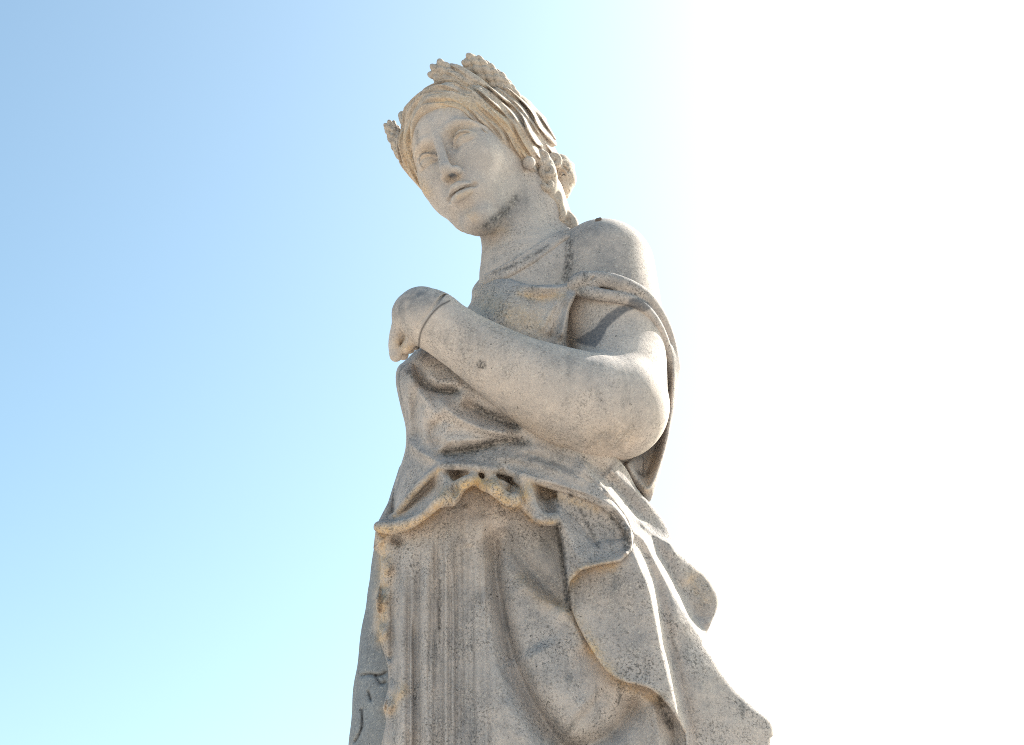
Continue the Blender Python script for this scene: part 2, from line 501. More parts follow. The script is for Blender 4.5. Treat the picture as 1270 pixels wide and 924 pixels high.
# ---- dirt, cracks and repair, with painted bounce and crease shade
for n_ in ('ochre_bounce', 'crust_shade', 'repair', 'crack_shade', 'grime', 'clean'): stain_light_map(n_)
def stain_light(key, pts, amt, r, r2=None):
    if key == 'ochre_bounce': amt = amt * 0.9
    ridge(STAIN_LIGHT[key], pts, amt, r, r2, taper=0.12, ends=(0, 0), p_=2.0)
EXEC_STAIN_LIGHT = [
    ('crust_shade', [(505, 460), (522, 476), (540, 484), (568, 486)], 0.75, 5), ('crust_shade', [(592, 506), (612, 516), (640, 530)], 0.7, 8),
    ('crust_shade', [(552, 561), (585, 556), (625, 546), (655, 549)], 0.65, 6), ('crust_shade', [(560, 575), (620, 570), (690, 578)], 0.45, 18),
    ('crust_shade', [(616, 588), (630, 594), (634, 606)], 0.35, 3), ('crust_shade', [(692, 652), (698, 690), (703, 735), (706, 755)], 1.0, 5),  # darker in the ruffle cavity and down the lapel crease
    ('crust_shade', [(760, 640), (775, 658), (779, 680)], 0.8, 8), ('crust_shade', [(792, 586), (800, 590), (805, 584)], 0.6, 5),
    ('crust_shade', [(720, 632), (738, 668), (742, 678)], 0.6, 3), ('crust_shade', [(706, 300), (705, 330), (702, 345)], 0.8, 7),
    ('crust_shade', [(570, 655), (568, 760), (574, 900)], 0.3, 14), ('crust_shade', [(546, 720), (546, 780)], 0.6, 3),
    ('crust_shade', [(514, 790), (514, 924)], 0.4, 2), ('crust_shade', [(604, 279), (622, 266), (640, 246)], 0.62, 8), ('grime', [(596, 286), (620, 272), (645, 246)], 0.6, 13), ('grime', [(492, 384), (512, 366), (540, 368)], 0.6, 14), ('grime', [(640, 505), (690, 530), (750, 545)], 0.45, 18), ('grime', [(790, 500), (770, 540)], 0.45, 20), ('grime', [(700, 455), (740, 480)], 0.4, 22),  # under the jaw: dirt with chin shade painted in
    ('crust_shade', [(612, 338), (640, 328), (680, 305)], 0.6, 4), ('crust_shade', [(820, 865), (830, 900)], 0.7, 8),
    ('crust_shade', [(597, 452), (597, 453.5)], 1.0, 7), ('crust_shade', [(517, 163), (519, 178)], 0.5, 5),
    ('crust_shade', [(628, 124), (645, 132)], 0.45, 5), ('crust_shade', [(445, 835), (470, 838), (478, 845)], 0.6, 2),
    ('crust_shade', [(447, 880), (450, 900), (440, 918)], 0.7, 2), ('crust_shade', [(760, 545), (775, 560)], 0.35, 18),
    ('crack_shade', [(521, 194), (526, 189.5), (537, 191)], 0.75, 1.0), ('crack_shade', [(520, 196), (521, 203), (525, 208)], 0.55, 0.9), ('crack_shade', [(562, 170), (571, 164), (581, 164)], 0.7, 1.0), ('crack_shade', [(560, 243), (566, 237), (575, 233), (587, 231)], 0.5, 0.9), ('crack_shade', [(557, 219), (563, 217)], 0.5, 2.2), ('crust_shade', [(546, 196), (549, 206)], 0.35, 4), ('crust_shade', [(553, 178), (556, 184)], 0.4, 4),  # lids and mouth: darkened crease lines; nostril, eye corners: painted shade
    ('ochre_bounce', [(527, 190), (531, 200)], 0.4, 10), ('ochre_bounce', [(566, 166), (580, 160)], 0.4, 12), ('ochre_bounce', [(548, 128), (590, 132), (625, 155), (650, 188)], 0.6, 10),  # eye sockets: warm light from below painted in
    ('ochre_bounce', [(505, 165), (508, 205), (528, 240)], 0.6, 8), ('ochre_bounce', [(584, 268), (588, 270)], 0.5, 6), ('ochre_bounce', [(568, 243), (582, 238)], 0.5, 4), ('ochre_bounce', [(555, 222), (566, 220)], 0.4, 5),
    ('ochre_bounce', [(600, 288), (625, 284)], 0.4, 8), ('ochre_bounce', [(497, 425), (505, 432)], 0.6, 10),
    ('clean', [(545, 160), (575, 220)], 1.0, 40), ('clean', [(600, 200), (620, 230)], 1.0, 30),
    ('grime', [(735, 292), (752, 315), (770, 345)], 0.75, 26), ('grime', [(712, 300), (706, 335)], 0.6, 10), ('grime', [(570, 392), (640, 420), (715, 445)], 0.45, 13),
    ('grime', [(498, 385), (515, 368), (535, 365)], 0.5, 16), ('grime', [(575, 562), (640, 560), (700, 580)], 0.6, 14), ('grime', [(500, 470), (510, 520), (520, 560)], 0.35, 16),
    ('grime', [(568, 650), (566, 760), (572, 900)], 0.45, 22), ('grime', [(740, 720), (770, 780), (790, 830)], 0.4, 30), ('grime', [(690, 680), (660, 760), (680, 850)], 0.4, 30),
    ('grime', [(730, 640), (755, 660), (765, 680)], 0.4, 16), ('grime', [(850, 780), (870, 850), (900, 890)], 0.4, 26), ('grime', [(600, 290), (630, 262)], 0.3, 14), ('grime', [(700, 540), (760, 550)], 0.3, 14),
    ('ochre_bounce', [(740, 548), (775, 540)], 0.35, 18), ('ochre_bounce', [(640, 520), (700, 552)], 0.25, 12),
    ('crack_shade', [(558, 373), (545, 380), (532, 394), (522, 412), (519, 432)], 1.0, 1.1),
    ('crack_shade', [(448, 838), (460, 836), (470, 838), (478, 834)], 0.9, 0.8), ('crack_shade', [(466, 838), (472, 848), (479, 846)], 0.8, 0.8), ('crack_shade', [(449, 880), (449, 900), (444, 915), (440, 920)], 1, 1.0), ('crack_shade', [(457, 858), (460, 868)], 0.8, 1.2),
    ('crack_shade', [(718, 632), (732, 660), (742, 680)], 0.5, 1.0), ('crack_shade', [(543, 742), (544, 780)], 0.7, 1.2), ('crack_shade', [(696, 670), (702, 715), (704, 745)], 0.7, 1.5), ('crack_shade', [(707, 614), (709, 615)], 1.0, 2.5),  # darker lines along lapel and pleat creases
    ('ochre_bounce', [(470, 657), (510, 652), (540, 632), (552, 610)], 0.9, 7), ('ochre_bounce', [(490, 640), (518, 608), (545, 583)], 0.7, 4),  # hem undersides from here on: warm ground bounce painted in
    ('ochre_bounce', [(560, 622), (575, 604), (592, 598)], 0.8, 7), ('ochre_bounce', [(598, 600), (612, 602), (615, 610)], 0.9, 8),
    ('ochre_bounce', [(622, 620), (640, 628), (650, 612)], 0.8, 6), ('ochre_bounce', [(652, 638), (666, 648), (688, 648)], 0.7, 4),
    ('ochre_bounce', [(655, 600), (690, 614), (740, 632)], 0.6, 6), ('ochre_bounce', [(708, 722), (725, 706), (760, 702)], 0.8, 7),
    ('ochre_bounce', [(648, 718), (675, 742), (705, 757), (735, 805)], 0.6, 9), ('ochre_bounce', [(735, 805), (770, 846), (820, 868)], 0.7, 9),
    ('ochre_bounce', [(472, 665), (476, 700), (474, 755), (474, 792)], 0.8, 9), ('ochre_bounce', [(500, 855), (482, 880)], 0.7, 8),
    ('ochre_bounce', [(810, 570), (800, 605)], 0.5, 9), ('ochre_bounce', [(860, 720), (875, 740)], 0.4, 14),
    ('ochre_bounce', [(645, 364), (668, 369), (698, 366)], 0.6, 5), ('ochre_bounce', [(605, 378), (630, 390), (665, 400)], 0.5, 22), ('ochre_bounce', [(575, 600), (605, 600), (650, 618)], 0.5, 16),
]
for s_ in EXEC_STAIN_LIGHT: stain_light(*s_)
sd_rep = poly_sd([(712, 423), (724, 415), (738, 407), (746, 396), (755, 388), (766, 381), (779, 377), (780, 371), (792, 369), (804, 375), (808, 382), (799, 387), (787, 383), (776, 387), (763, 397), (753, 407), (746, 422), (738, 431), (724, 428)], 20)
STAIN_LIGHT['repair'][:] = np.clip(0.5 - sd_rep / 2.0, 0, 1)

# ---- body: shoulder, arm, hand, neck, head
HF = np.array([-0.4295, 0.156, 0.8895]); HF /= np.linalg.norm(HF)
HU = np.array([-0.362, 0.8725, -0.328]); HU -= HF * (HU @ HF); HU /= np.linalg.norm(HU)
HX = np.cross(HU, HF)
HR = np.stack([HX, HU, HF], 1)
HS = 0.942
HC = P(586.3, 209.5, 0)
def hp(*q): return HC + HR @ (np.array(q, float) * HS)
def hps(L_): return [hp(*q) for q in L_]

body = Clay.around((480, 845), (108, 590), (-112, 188), 1.15)
def S(px, py, w): return P(px, py, w)
def rad(px, py, w, r):
    return r * (D - P(px, py, w)[2]) / D
def bchain(rows, k=8, mode='add', clay=None):
    if len(rows) > 2: rows = catmull(rows, 9.0)
    (clay or body).chain([P(a, b, c) for a, b, c, r in rows], [rad(a, b, c, r) for a, b, c, r in rows], k, mode)

# trunk and chest under the cloth
bchain([(658, 405, -14, 56), (640, 520, -10, 66)], 20)
bchain([(650, 395, -12, 52), (702, 352, -5, 50)], 24)
bchain([(648, 350, -25, 40), (692, 340, -25, 46)], 24)
# neck
bchain([(632, 240, -20, 46), (645, 300, -22, 48), (652, 350, -18, 58)], 20)
bchain([(655, 310, -35, 34), (708, 328, -32, 32)], 22)
bchain([(664, 245, -25, 36), (684, 292, -30, 32)], 16)
# shoulder and upper arm
bchain([(750, 334, 5, 62), (758, 390, 14, 63), (766, 440, 20, 60), (766, 500, 50, 62)], 16)
bchain([(744, 326, -8, 50)], 14)
# forearm
bchain([(764, 506, 66, 65), (730, 503, 80, 66), (688, 487, 92, 59), (640, 463, 105, 48.5), (580, 426, 112, 38.5), (538, 398, 112, 36)], 10)
# back of the hand and wrist, bent away
bchain([(538, 397, 112, 36), (523, 389, 106, 34), (516, 392, 96, 29)], 6)
bchain([(514, 392, 92, 27), (508, 405, 74, 20)], 8)
# fingers curling down on the far side
bchain([(499, 398, 92, 12), (492, 414, 90, 9), (489, 428, 88, 7.5), (491, 441, 86, 8)], 2.5)
bchain([(503, 402, 80, 13), (500, 416, 80, 11), (500, 421, 78, 9), (498, 433, 67, 7.5), (500, 440, 66, 7)], 2.5)
bchain([(511, 404, 60, 12), (509, 420, 56, 8.5), (508, 432, 53, 7)], 2.5)
bchain([(519, 405, 48, 11), (517, 419, 44, 8), (515, 428, 41, 6.5)], 2.5)
bchain([(514, 412, 98, 10), (509, 424, 96, 8), (503, 432, 92, 7)], 2.5)
bchain([(499, 418, 84, 9.5), (506, 416, 74, 11)], 4)
# joint where the hand was set on again
ring = []
for a in np.linspace(0, 2 * math.pi, 40):
    pass
c0 = P(538, 401, 112); axis = P(580, 426, 112) - P(523, 389, 106); axis /= np.linalg.norm(axis)
e1 = np.cross(axis, [0, 0, 1.0]); e1 /= np.linalg.norm(e1); e2 = np.cross(axis, e1)
JR = rad(538, 400, 112, 37.5)
body.chain([c0 + axis * (3 * math.sin(3 * a + 1)) + JR * (math.cos(a) * e1 + math.sin(a) * e2) for a in np.linspace(0, 2 * math.pi, 60)], 2.0, 1.0, 'cut')

# head
def hball(c, r, k=8, mode='add', clay=None): (clay or body).ball(hp(*c), np.array(r, float) * HS * np.ones(3), HR, k * HS, mode)
def hchain(L_, r, k=6, mode='add', clay=None): (clay or body).chain(hps(L_), np.asarray(r, float) * HS * np.ones(len(L_)), k * HS, mode)
hball((0, 26, -8), (73, 88, 94), 14)
hball((0, -14, 22), (57, 82, 62), 20)
hball((0, 40, 30), (60, 50, 58), 16)
for s in (-1, 1):
    hchain([(s * 54, -10, 0), (s * 40, -52, 10), (s * 20, -94, 46), (0, -104, 60)], (17, 16, 14, 16), 22)
    hball((s * 28, -24, 57), (25, 27, 21), 28)
    hball((s * 35, -12, 30), (26, 38, 42), 20)
    hball((s * 17, -60, 57), (20, 28, 23), 22)
    hball((s * 57, -6, -6), (15, 36, 34), 16)                      # side of the head under the hair
    hball((s * 73, -6, -12), (6, 24, 15), 5)                       # ear, mostly under the hair
hball((0, -103, 68), (18, 14, 16), 14)
hball((0, -66, 74), (25, 20, 17), 16)
# brow, nose, eyes
for s in (-1, 1):
    hball((s * 32, 11.5, 95), (20.5, 14, 21), 5, 'cut')
    hball((s * 16.5, 4, 95), (9, 16, 18), 6, 'cut')
    hchain([(s * 7, 24, 88), (s * 18, 30, 86.5), (s * 31, 32, 83), (s * 46, 26, 73), (s * 58, 12, 58)], (3.6, 3.4, 3.2, 2.6, 2), 6)
hchain([(0, 44, 84), (0, 22, 91), (0, -8, 99), (0, -34, 108)], (7.0, 6.2, 6.2, 7.2), 5)
hball((0, -37, 107), (7.4, 7.4, 9), 6)
for s in (-1, 1):
    hball((s * 9.8, -41, 96), (6.2, 6.4, 11), 4)
    hball((s * 5.8, -48.5, 99), (4.2, 5.0, 10), 1.5, 'cut')
    hball((s * 31, 1.5, 70), (18.5, 13.5, 17.5), 1.2)
    hchain([(s * 12, -3, 77), (s * 17, 5, 81.5), (s * 23, 10, 84.5), (s * 31, 12.2, 85.5), (s * 39, 10, 82.5), (s * 45, 5, 77), (s * 50, -2, 70)], (2.0, 2.7, 3.2, 3.4, 3.2, 2.7, 2.0), 0.8)
    hchain([(s * 13, -4, 76), (s * 21, -8.5, 81.5), (s * 31, -10.3, 83), (s * 41, -8, 79), (s * 49, -2, 71)], (1.6, 2.2, 2.5, 2.2, 1.6), 1.5)
    hchain([(s * 14, 9, 81), (s * 21, 16, 83.5), (s * 31, 18.5, 84), (s * 42, 15, 78)], (2.0, 2.8, 2.8, 2.0), 1.5, 'cut')
    hchain([(s * 15, 0, 81), (s * 20, 5, 85), (s * 31, 7.8, 87.6), (s * 42, 5, 83)], (0.9, 1.2, 1.3, 0.9), 0.8, 'cut')
    hchain([(s * 16, -4.5, 81.5), (s * 31, -6.8, 87.2), (s * 44, -4, 80)], (0.8, 1.1, 0.8), 0.8, 'cut')
# mouth
hchain([(0, -50, 96), (0, -58, 97)], (3, 3), 5, 'cut')
for s in (-1, 1):
    hchain([(s * 18, -66.5, 86), (s * 11, -64, 93), (s * 4, -62, 98), (0, -63.5, 99.5)], (2.8, 4.8, 5.4, 5.2), 3)
    hchain([(s * 14, -71, 88.5), (s * 8, -75.5, 94), (0, -77.5, 97)], (3.8, 6.0, 7.0), 3)
    hball((s * 21.5, -67.5, 86), (3.0, 3.0, 4), 4, 'cut')
hchain([(-20, -67.5, 86), (-11, -68, 96), (-4, -68.3, 101.5), (0, -69.8, 102.5), (4, -68.3, 101.5), (11, -68, 96), (20, -67.5, 86)], 1.9, 1.5, 'cut')
hchain([(-19, -67.6, 84), (-11, -68.3, 92), (0, -69.8, 97), (11, -68.3, 92), (19, -67.6, 84)], 2.0, 1.5, 'cut')
hball((0, -90, 94), (15, 6.5, 11), 6, 'cut')
def front_w(clay, px, py):
    for w in np.arange(190, -150, -0.7):
        p_ = P(px, py, w); p_[2] += 0.5 * p_[1]
        i = np.round((p_ - clay.lo) / clay.h).astype(int)
        if (i >= 0).all() and (i < clay.n).all() and clay.d[tuple(i)] < 0: return w
    return -150
PIN_W = front_w(body, 743, 277)
STRANDS = []
for o_ in (-1, 6, 12):
    STRANDS.append([(x, y, front_w(body, x, y) + 0.8) for x, y in ((704, 287 + o_ * .6), (692, 293 + o_ * .7), (678, 301 + o_ * .9), (662, 311 + o_), (645, 321 + o_), (628, 331 + o_), (612, 339 + o_ * .8), (602, 344 + o_ * .6))])
v, f = body.mesh(1)
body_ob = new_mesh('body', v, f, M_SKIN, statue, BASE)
del body

# ---- hair
hair = Clay.around((478, 725), (85, 352), (-135, 95), 1.05)
def local(X, Y, Z):
    x, y, z = X - HC[0], Y - HC[1], Z - HC[2]
    return [(HR[0, i] * x + HR[1, i] * y + HR[2, i] * z) / HS for i in range(3)]
hball((0, 30, -14), (87, 100, 104), 10, clay=hair)
hball((0, 10, -50), (80, 80, 70), 16, clay=hair)
for s in (-1, 1):
    hball((s * 66, 12, -30), (26, 52, 62), 16, clay=hair)
    hball((s * 62, 14, -62), (44, 56, 48), 16, clay=hair)
    hball((s * 46, 62, -30), (44, 42, 56), 16, clay=hair)
    hball((s * 66, 38, -50), (34, 46, 52), 16, clay=hair)
hair.d += np.where(hair.d > 30, 0, 0).astype(np.float32)
blk = hair.block(hair.lo, hair.lo + hair.h * (hair.n - 1))
sl, X, Y, Z, W = blk
lx, ly, lz = local(X, Y, Z)
rho = np.sqrt((lx / 61.0) ** 2 + ((ly + 24) / 97.0) ** 2).astype(np.float32)
th = np.arctan2(ly + 24, lx).astype(np.float32)
hair.d = smax(hair.d, (-(ly + 50) * HS).astype(np.float32), 14)
s_ = D / (D - Z); uu_ = 635 + X * s_; vv_ = 462 - Y * s_
hair_lim = (((uu_ - 502) * -0.74 + (vv_ - 213) * 0.672)).astype(np.float32)
front = np.where(lz > -30, (1 - rho) * 61.0 * HS, -40.0).astype(np.float32)
hair.d = smax(hair.d, front, 5.0)
def hrow(rows, k=4): bchain(rows, k, clay=hair)
def hlock(L_, r, k=16):
    q = catmull([(*a, b) for a, b in zip(L_, np.asarray(r, float) * np.ones(len(L_)))], 6.0)
    wv = np.sin(np.arange(len(q)) * 0.62 + L_[0][1] * 0.35) * np.clip(np.arange(len(q)) / 6.0, 0, 1)
    q[:, :2] += (q[:, :2] - [0, -20]) / 90.0 * (wv * 4.2)[:, None]
    q[:, 2] += wv * 2.0
    hair.chain([hp(*a[:3]) for a in q], q[:, 3] * HS, k * HS)
# rolled locks that sweep from the parting along the brow and back over the ears
for s in (-1, 1):
    hlock([(2 * s, 78, 75), (22 * s, 78, 70), (40 * s, 66, 62), (56 * s, 50, 52), (70 * s, 30, 36), (76 * s, 14, 22), (84 * s, 2, 4), (82 * s, -14, -12), (72 * s, -24, -40)], (8, 11, 9, 12, 11, 14, 13, 13, 10))
    hlock([(1 * s, 90, 66), (26 * s, 92, 58), (44 * s, 82, 48), (60 * s, 72, 38), (76 * s, 48, 18), (88 * s, 26, -6), (88 * s, 4, -28), (74 * s, -14, -62), (45 * s, -20, -92), (10 * s, -20, -104)], (9, 11, 9, 12, 11, 14, 12, 13, 12, 12))
    hlock([(2 * s, 102, 52), (28 * s, 105, 40), (44 * s, 98, 30), (62 * s, 90, 18), (82 * s, 64, -6), (92 * s, 38, -28), (88 * s, 14, -60), (60 * s, -4, -94), (15 * s, -10, -110)], (9, 11, 9, 12, 11, 14, 13, 13, 12))
    hlock([(4 * s, 114, 30), (34 * s, 113, 14), (50 * s, 104, 0), (66 * s, 94, -12), (86 * s, 66, -36), (88 * s, 38, -66), (62 * s, 14, -96), (20 * s, 2, -112)], (9, 11, 9, 12, 12, 13, 12, 12))
    hlock([(76 * s, 0, 6), (78 * s, -24, -4), (72 * s, -42, -14), (60 * s, -54, -24)], (10, 11, 10, 7))
for px_, py_, w_, r_ in ((644, 152, 4, 26), (655, 163, 0, 26), (664, 178, -4, 25), (630, 140, 8, 26)):
    hair.ball(P(px_, py_, w_), r_, None, 10)
# strands combed along the locks
lzc = np.clip(lz, -95, 95)
flow = rho * 36 + lzc * -0.055
wave = np.sin(flow * 0.85 + 1.7 * np.sin(th * 8 + lzc * 0.035)) * 2.0 + np.sin(flow * 1.6 + 1.3 * np.sin(th * 7 + 1 + lzc * 0.03)) * 1.5 + np.sin(flow * 2.6 + 0.9 * np.sin(th * 6 + 2)) * 0.6
hair.d = hair.d - (wave * HS).astype(np.float32)
hair.d = smax(hair.d, np.broadcast_to(hair_lim, hair.d.shape), 6)
del hair_lim, s_, uu_, vv_, rho, th, wave, front, flow, lx, ly, lz, lzc
# bun and the twisted lock on the neck
hrow([(694, 205, -40, 14), (697, 222, -40, 18), (690, 246, -40, 11)], 6)
for i in range(7):
    a = i * 0.9
    hrow([(690 + 4 * math.sin(a), 202 + 7 * i, -24 + 5 * math.cos(a), 5), (708 - i * 1.2, 206 + 6 * i, -38, 5)], 3)
for ph, rr0 in ((0, 7.0), (2.1, 6.0), (4.2, 6.0)):
    pts = []
    for t in np.linspace(0, 1, 26):
        cx = np.interp(t, [0, .2, .45, .7, 1], [664, 676, 683, 697, 713]); cy = np.interp(t, [0, .2, .45, .7, 1], [192, 212, 236, 262, 290])
        a = ph + t * 8
        am = 5.5 + 2.5 * math.sin(t * 17)
        pts.append((cx + am * math.cos(a), cy + 2 * math.cos(a), 12 - 14 * t + am * math.sin(a), rr0 - 1.5 * t))
    hrow(pts, 3)
def curl(cx_, cy_, w_, R_, r_, turns=1.4, ph=0.0):
    n_ = 26
    hrow([(cx_ + R_ * (1 - 0.45 * i / n_) * math.cos(ph + i / n_ * turns * 2 * math.pi), cy_ + R_ * (1 - 0.45 * i / n_) * math.sin(ph + i / n_ * turns * 2 * math.pi), w_ + 5.0 * i / n_, r_) for i in range(n_)], 1.2)
hrow([(668, 194, 14, 10), (677, 206, 14, 11), (682, 222, 10, 10), (684, 238, 6, 8)], 5)
curl(672, 197, 21, 7.5, 4.6, 1.2, 2.4); curl(679, 213, 19, 8, 4.6, 1.2, 0.4); curl(687, 200, 6, 7, 4.6, 1.1, 3.8); curl(678, 230, 15, 6.5, 4.4, 1.2, 2.0)
hair.chain([P(697 + 9 * math.cos(a_), 221 + 14 * math.sin(a_), -21) for a_ in np.linspace(0.4, 5.6, 24)], 1.8, 1.5, 'cut')
hair.chain([P(697 + 4 * math.cos(a_), 219 + 7 * math.sin(a_), -19) for a_ in np.linspace(1.0, 6.6, 18)], 1.8, 1.5, 'cut')
v, f = hair.mesh(1)
hair_ob = new_mesh('hair', v, f, M_HAIR, statue, BASE)
del hair

# ---- dress: bodice, overfold and its ruffled hem
OV_LEFT = [(598, 342), (586, 358), (581, 380), (545, 405), (506, 444), (493, 456), (491, 475), (497, 505), (503, 530), (503, 555), (497, 578), (489, 612), (487, 641)]
OV_LEFT = [tuple(q_) for q_ in catmull(OV_LEFT, 5.0)]
HEM_MAIN = [(487, 643), (500, 627), (518, 607), (545, 582), (560, 580), (575, 582), (600, 583), (625, 586), (650, 593), (680, 603), (710, 612), (740, 624), (762, 638), (778, 655), (784, 676)]
RUFF = [(784, 684), (770, 697), (740, 702), (720, 708), (708, 720), (703, 738), (700, 706), (696, 673), (691, 650), (677, 652), (662, 647), (653, 638), (645, 630), (633, 627), (624, 620), (612, 614), (604, 611), (598, 605), (591, 602), (581, 604), (574, 611), (569, 621), (562, 628), (553, 628), (545, 629), (528, 643), (508, 656), (485, 660), (472, 659), (465, 655), (470, 645), (482, 618)]
RIGHT = [(786, 664), (776, 640), (762, 620), (745, 600), (730, 583), (716, 568), (722, 540), (722, 480), (702, 425), (706, 385), (718, 358), (722, 349), (690, 353), (655, 353), (632, 345)]
T_OUT = [q_ for q_ in OV_LEFT if q_[1] < 572] + [(496, 580), (484, 618), (470, 645)] + RUFF[::-1][2:] + RIGHT
sd_T = poly_sd(T_OUT)
T = tps([(595, 360, 14), (625, 372, 66), (655, 365, 66), (690, 352, 60), (720, 352, 74), (640, 410, 70), (600, 395, 56), (620, 398, 68), (690, 420, 60), (560, 420, 40), (520, 450, 52),
         (500, 500, 48), (530, 520, 66), (580, 540, 74), (640, 560, 78), (700, 580, 78), (750, 600, 76), (780, 650, 74), (505, 570, 40), (470, 655, 40),
         (540, 600, 76), (600, 600, 87), (690, 640, 84), (703, 720, 92), (760, 690, 88), (720, 660, 78), (790, 560, 40), (500, 650, 62), (545, 625, 76)])
T0 = T.copy()
round_edge(T, OV_LEFT, 34, 42)
# bodice
ridge(T, [(600, 352), (592, 366), (588, 384)], -6, 6)
ridge(T, [(640, 350), (680, 356), (718, 353)], 9, 6, 5)
ridge(T, [(630, 362), (650, 368), (676, 371), (706, 364)], -11, 7, 10, taper=0.45)
ridge(T, [(716, 358), (706, 380), (694, 425)], 14, 6)
ridge(T, [(722, 352), (714, 380), (706, 420)], 10, 5)
ridge(T, [(700, 356), (684, 385), (668, 415)], 5, 4)
ridge(T, [(710, 358), (694, 385), (678, 420)], 8, 5)
ridge(T, [(702, 372), (688, 400), (680, 425)], -8, 5)
ridge(T, [(625, 375), (626, 385)], 9, 30, ends=(0, 0))
# folds under the forearm
ridge(T, [(512, 445), (522, 468), (540, 484), (575, 486)], -22, 7, 6)
ridge(T, [(508, 452), (515, 478), (530, 498), (548, 524)], 13, 7)
ridge(T, [(528, 462), (545, 474), (575, 476)], 8, 7)
ridge(T, [(540, 488), (562, 514), (600, 531), (645, 540)], 17, 8, 8)
ridge(T, [(570, 496), (605, 516), (650, 530)], -20, 9)
ridge(T, [(496, 536), (513, 555), (545, 572), (580, 578)], 14, 7, 7)
ridge(T, [(532, 562), (570, 561), (620, 549), (665, 549)], -19, 8, 8)
ridge(T, [(545, 548), (590, 546), (640, 552), (690, 562)], 7, 8)
ridge(T, [(519, 470), (515, 510), (521, 552)], -11, 7)
ridge(T, [(502, 460), (506, 500), (509, 545)], 9, 6)
ridge(T, [(526, 500), (524, 530), (532, 552)], 6, 5)
ridge(T, [(540, 520), (536, 540), (545, 558)], -9, 6)
ridge(T, [(556, 524), (552, 540), (560, 552)], 5, 6)
ridge(T, [(600, 566), (650, 570), (700, 584), (735, 604)], 7, 9)
ridge(T, [(640, 560), (690, 574), (725, 592)], -6, 5)
ridge(T, [(668, 606), (720, 614), (752, 626)], -5, 3)
# the overfold's rolled lip above the ruffles
MAIN = OV_LEFT + HEM_MAIN + RIGHT
step_in(T, MAIN, 11, 3.0)
ridge(T, [(489, 638), (518, 603), (545, 578), (575, 577), (625, 582), (680, 598), (740, 618), (765, 634), (780, 655)], 7, 5, 8, taper=0.05)
# ruffles
for pts, amp, r in [([(545, 583), (553, 602), (545, 626)], 17, 8), ([(588, 584), (576, 600), (564, 626)], 17, 7), ([(604, 588), (612, 598), (614, 612)], 17, 7),
                    ([(640, 592), (654, 602), (659, 620), (668, 646)], 20, 8), ([(622, 620), (640, 624)], 14, 6), ([(688, 612), (698, 645), (718, 690)], 15, 13),
                    ([(470, 655), (505, 648), (535, 630), (550, 610)], 14, 7)]:
    ridge(T, pts, amp, r, taper=0.1, ends=(1, 0))
for pts, amp, r in [([(568, 580), (567, 600), (556, 618)], -11, 4.5), ([(596, 583), (596, 602)], -7, 4), ([(612, 585), (629, 590), (634, 606), (626, 612)], -15, 4.5),
                    ([(676, 606), (682, 640)], -12, 8), ([(492, 643), (516, 618), (542, 594)], -16, 7), ([(636, 596), (644, 610), (642, 622)], -10, 5)]:
    ridge(T, pts, amp, r, taper=0.15)
ridge(T, [(548, 588), (575, 588), (600, 590), (625, 593), (648, 600)], -9, 4, 6, taper=0.05)
ridge(T, [(660, 602), (700, 613), (740, 630), (764, 647), (774, 672)], -26, 5, 20, taper=0.1)
ridge(T, [(718, 628), (732, 660), (742, 680)], -10, 5, 4)
ridge(T, [(712, 710), (740, 700), (768, 694), (780, 682)], 10, 8, 6, taper=0.1)
ridge(T, [(770, 650), (783, 672), (776, 690)], 9, 6, taper=0.1)
ridge(T, [(x, y - 6) for x, y in RUFF[8:26]], 13, 7, taper=0.04, smooth=True)
T += value_noise(T.shape, 6, 3) * 0.5
back = np.full(T.shape, -85, np.float32)
dress = Clay.around((455, 800), (332, 760), (-88, 128), 1.3)
dress.relief(sd_T, T, back, 6.0)
# the ruffled hem is rolled: a thick rounded edge that loops in and out
ROLL = catmull([(470, 653), (486, 654), (508, 649), (528, 637), (545, 622), (556, 620), (563, 611), (570, 601), (581, 596), (591, 596), (599, 603), (611, 606), (622, 614), (633, 621), (644, 616), (651, 609), (658, 618), (663, 632), (674, 643), (687, 644)], 4.0)
dress.chain([P(a_, b_, float(sample(T, np.array([a_]), np.array([b_]))[0]) + 1.5) for a_, b_ in ROLL], [6.2 + 1.2 * math.sin(i_ * 0.35) for i_ in range(len(ROLL))], 6)
for rows in ([(552, 588), (556, 604), (549, 620)], [(590, 588), (584, 594), (574, 602)], [(606, 589), (614, 597), (613, 606)], [(640, 594), (652, 602), (656, 618)], [(622, 600), (640, 612), (636, 621)]):
    q_ = catmull(rows, 4.0)
    dress.chain([P(a_, b_, float(sample(T, np.array([a_]), np.array([b_]))[0]) + 0.5) for a_, b_ in q_], np.linspace(4.5, 5.5, len(q_)), 6)
dress.chain([P(a_, b_, float(sample(T, np.array([a_]), np.array([b_]))[0]) + 0.5) for a_, b_ in catmull([(490, 640), (518, 605), (545, 581), (575, 579), (600, 582), (626, 585), (652, 592), (685, 603), (718, 613), (745, 624), (765, 640), (779, 658)], 4.0)], 4.2, 4)
v, f = dress.mesh(1)
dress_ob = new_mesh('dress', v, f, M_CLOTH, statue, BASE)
del dress

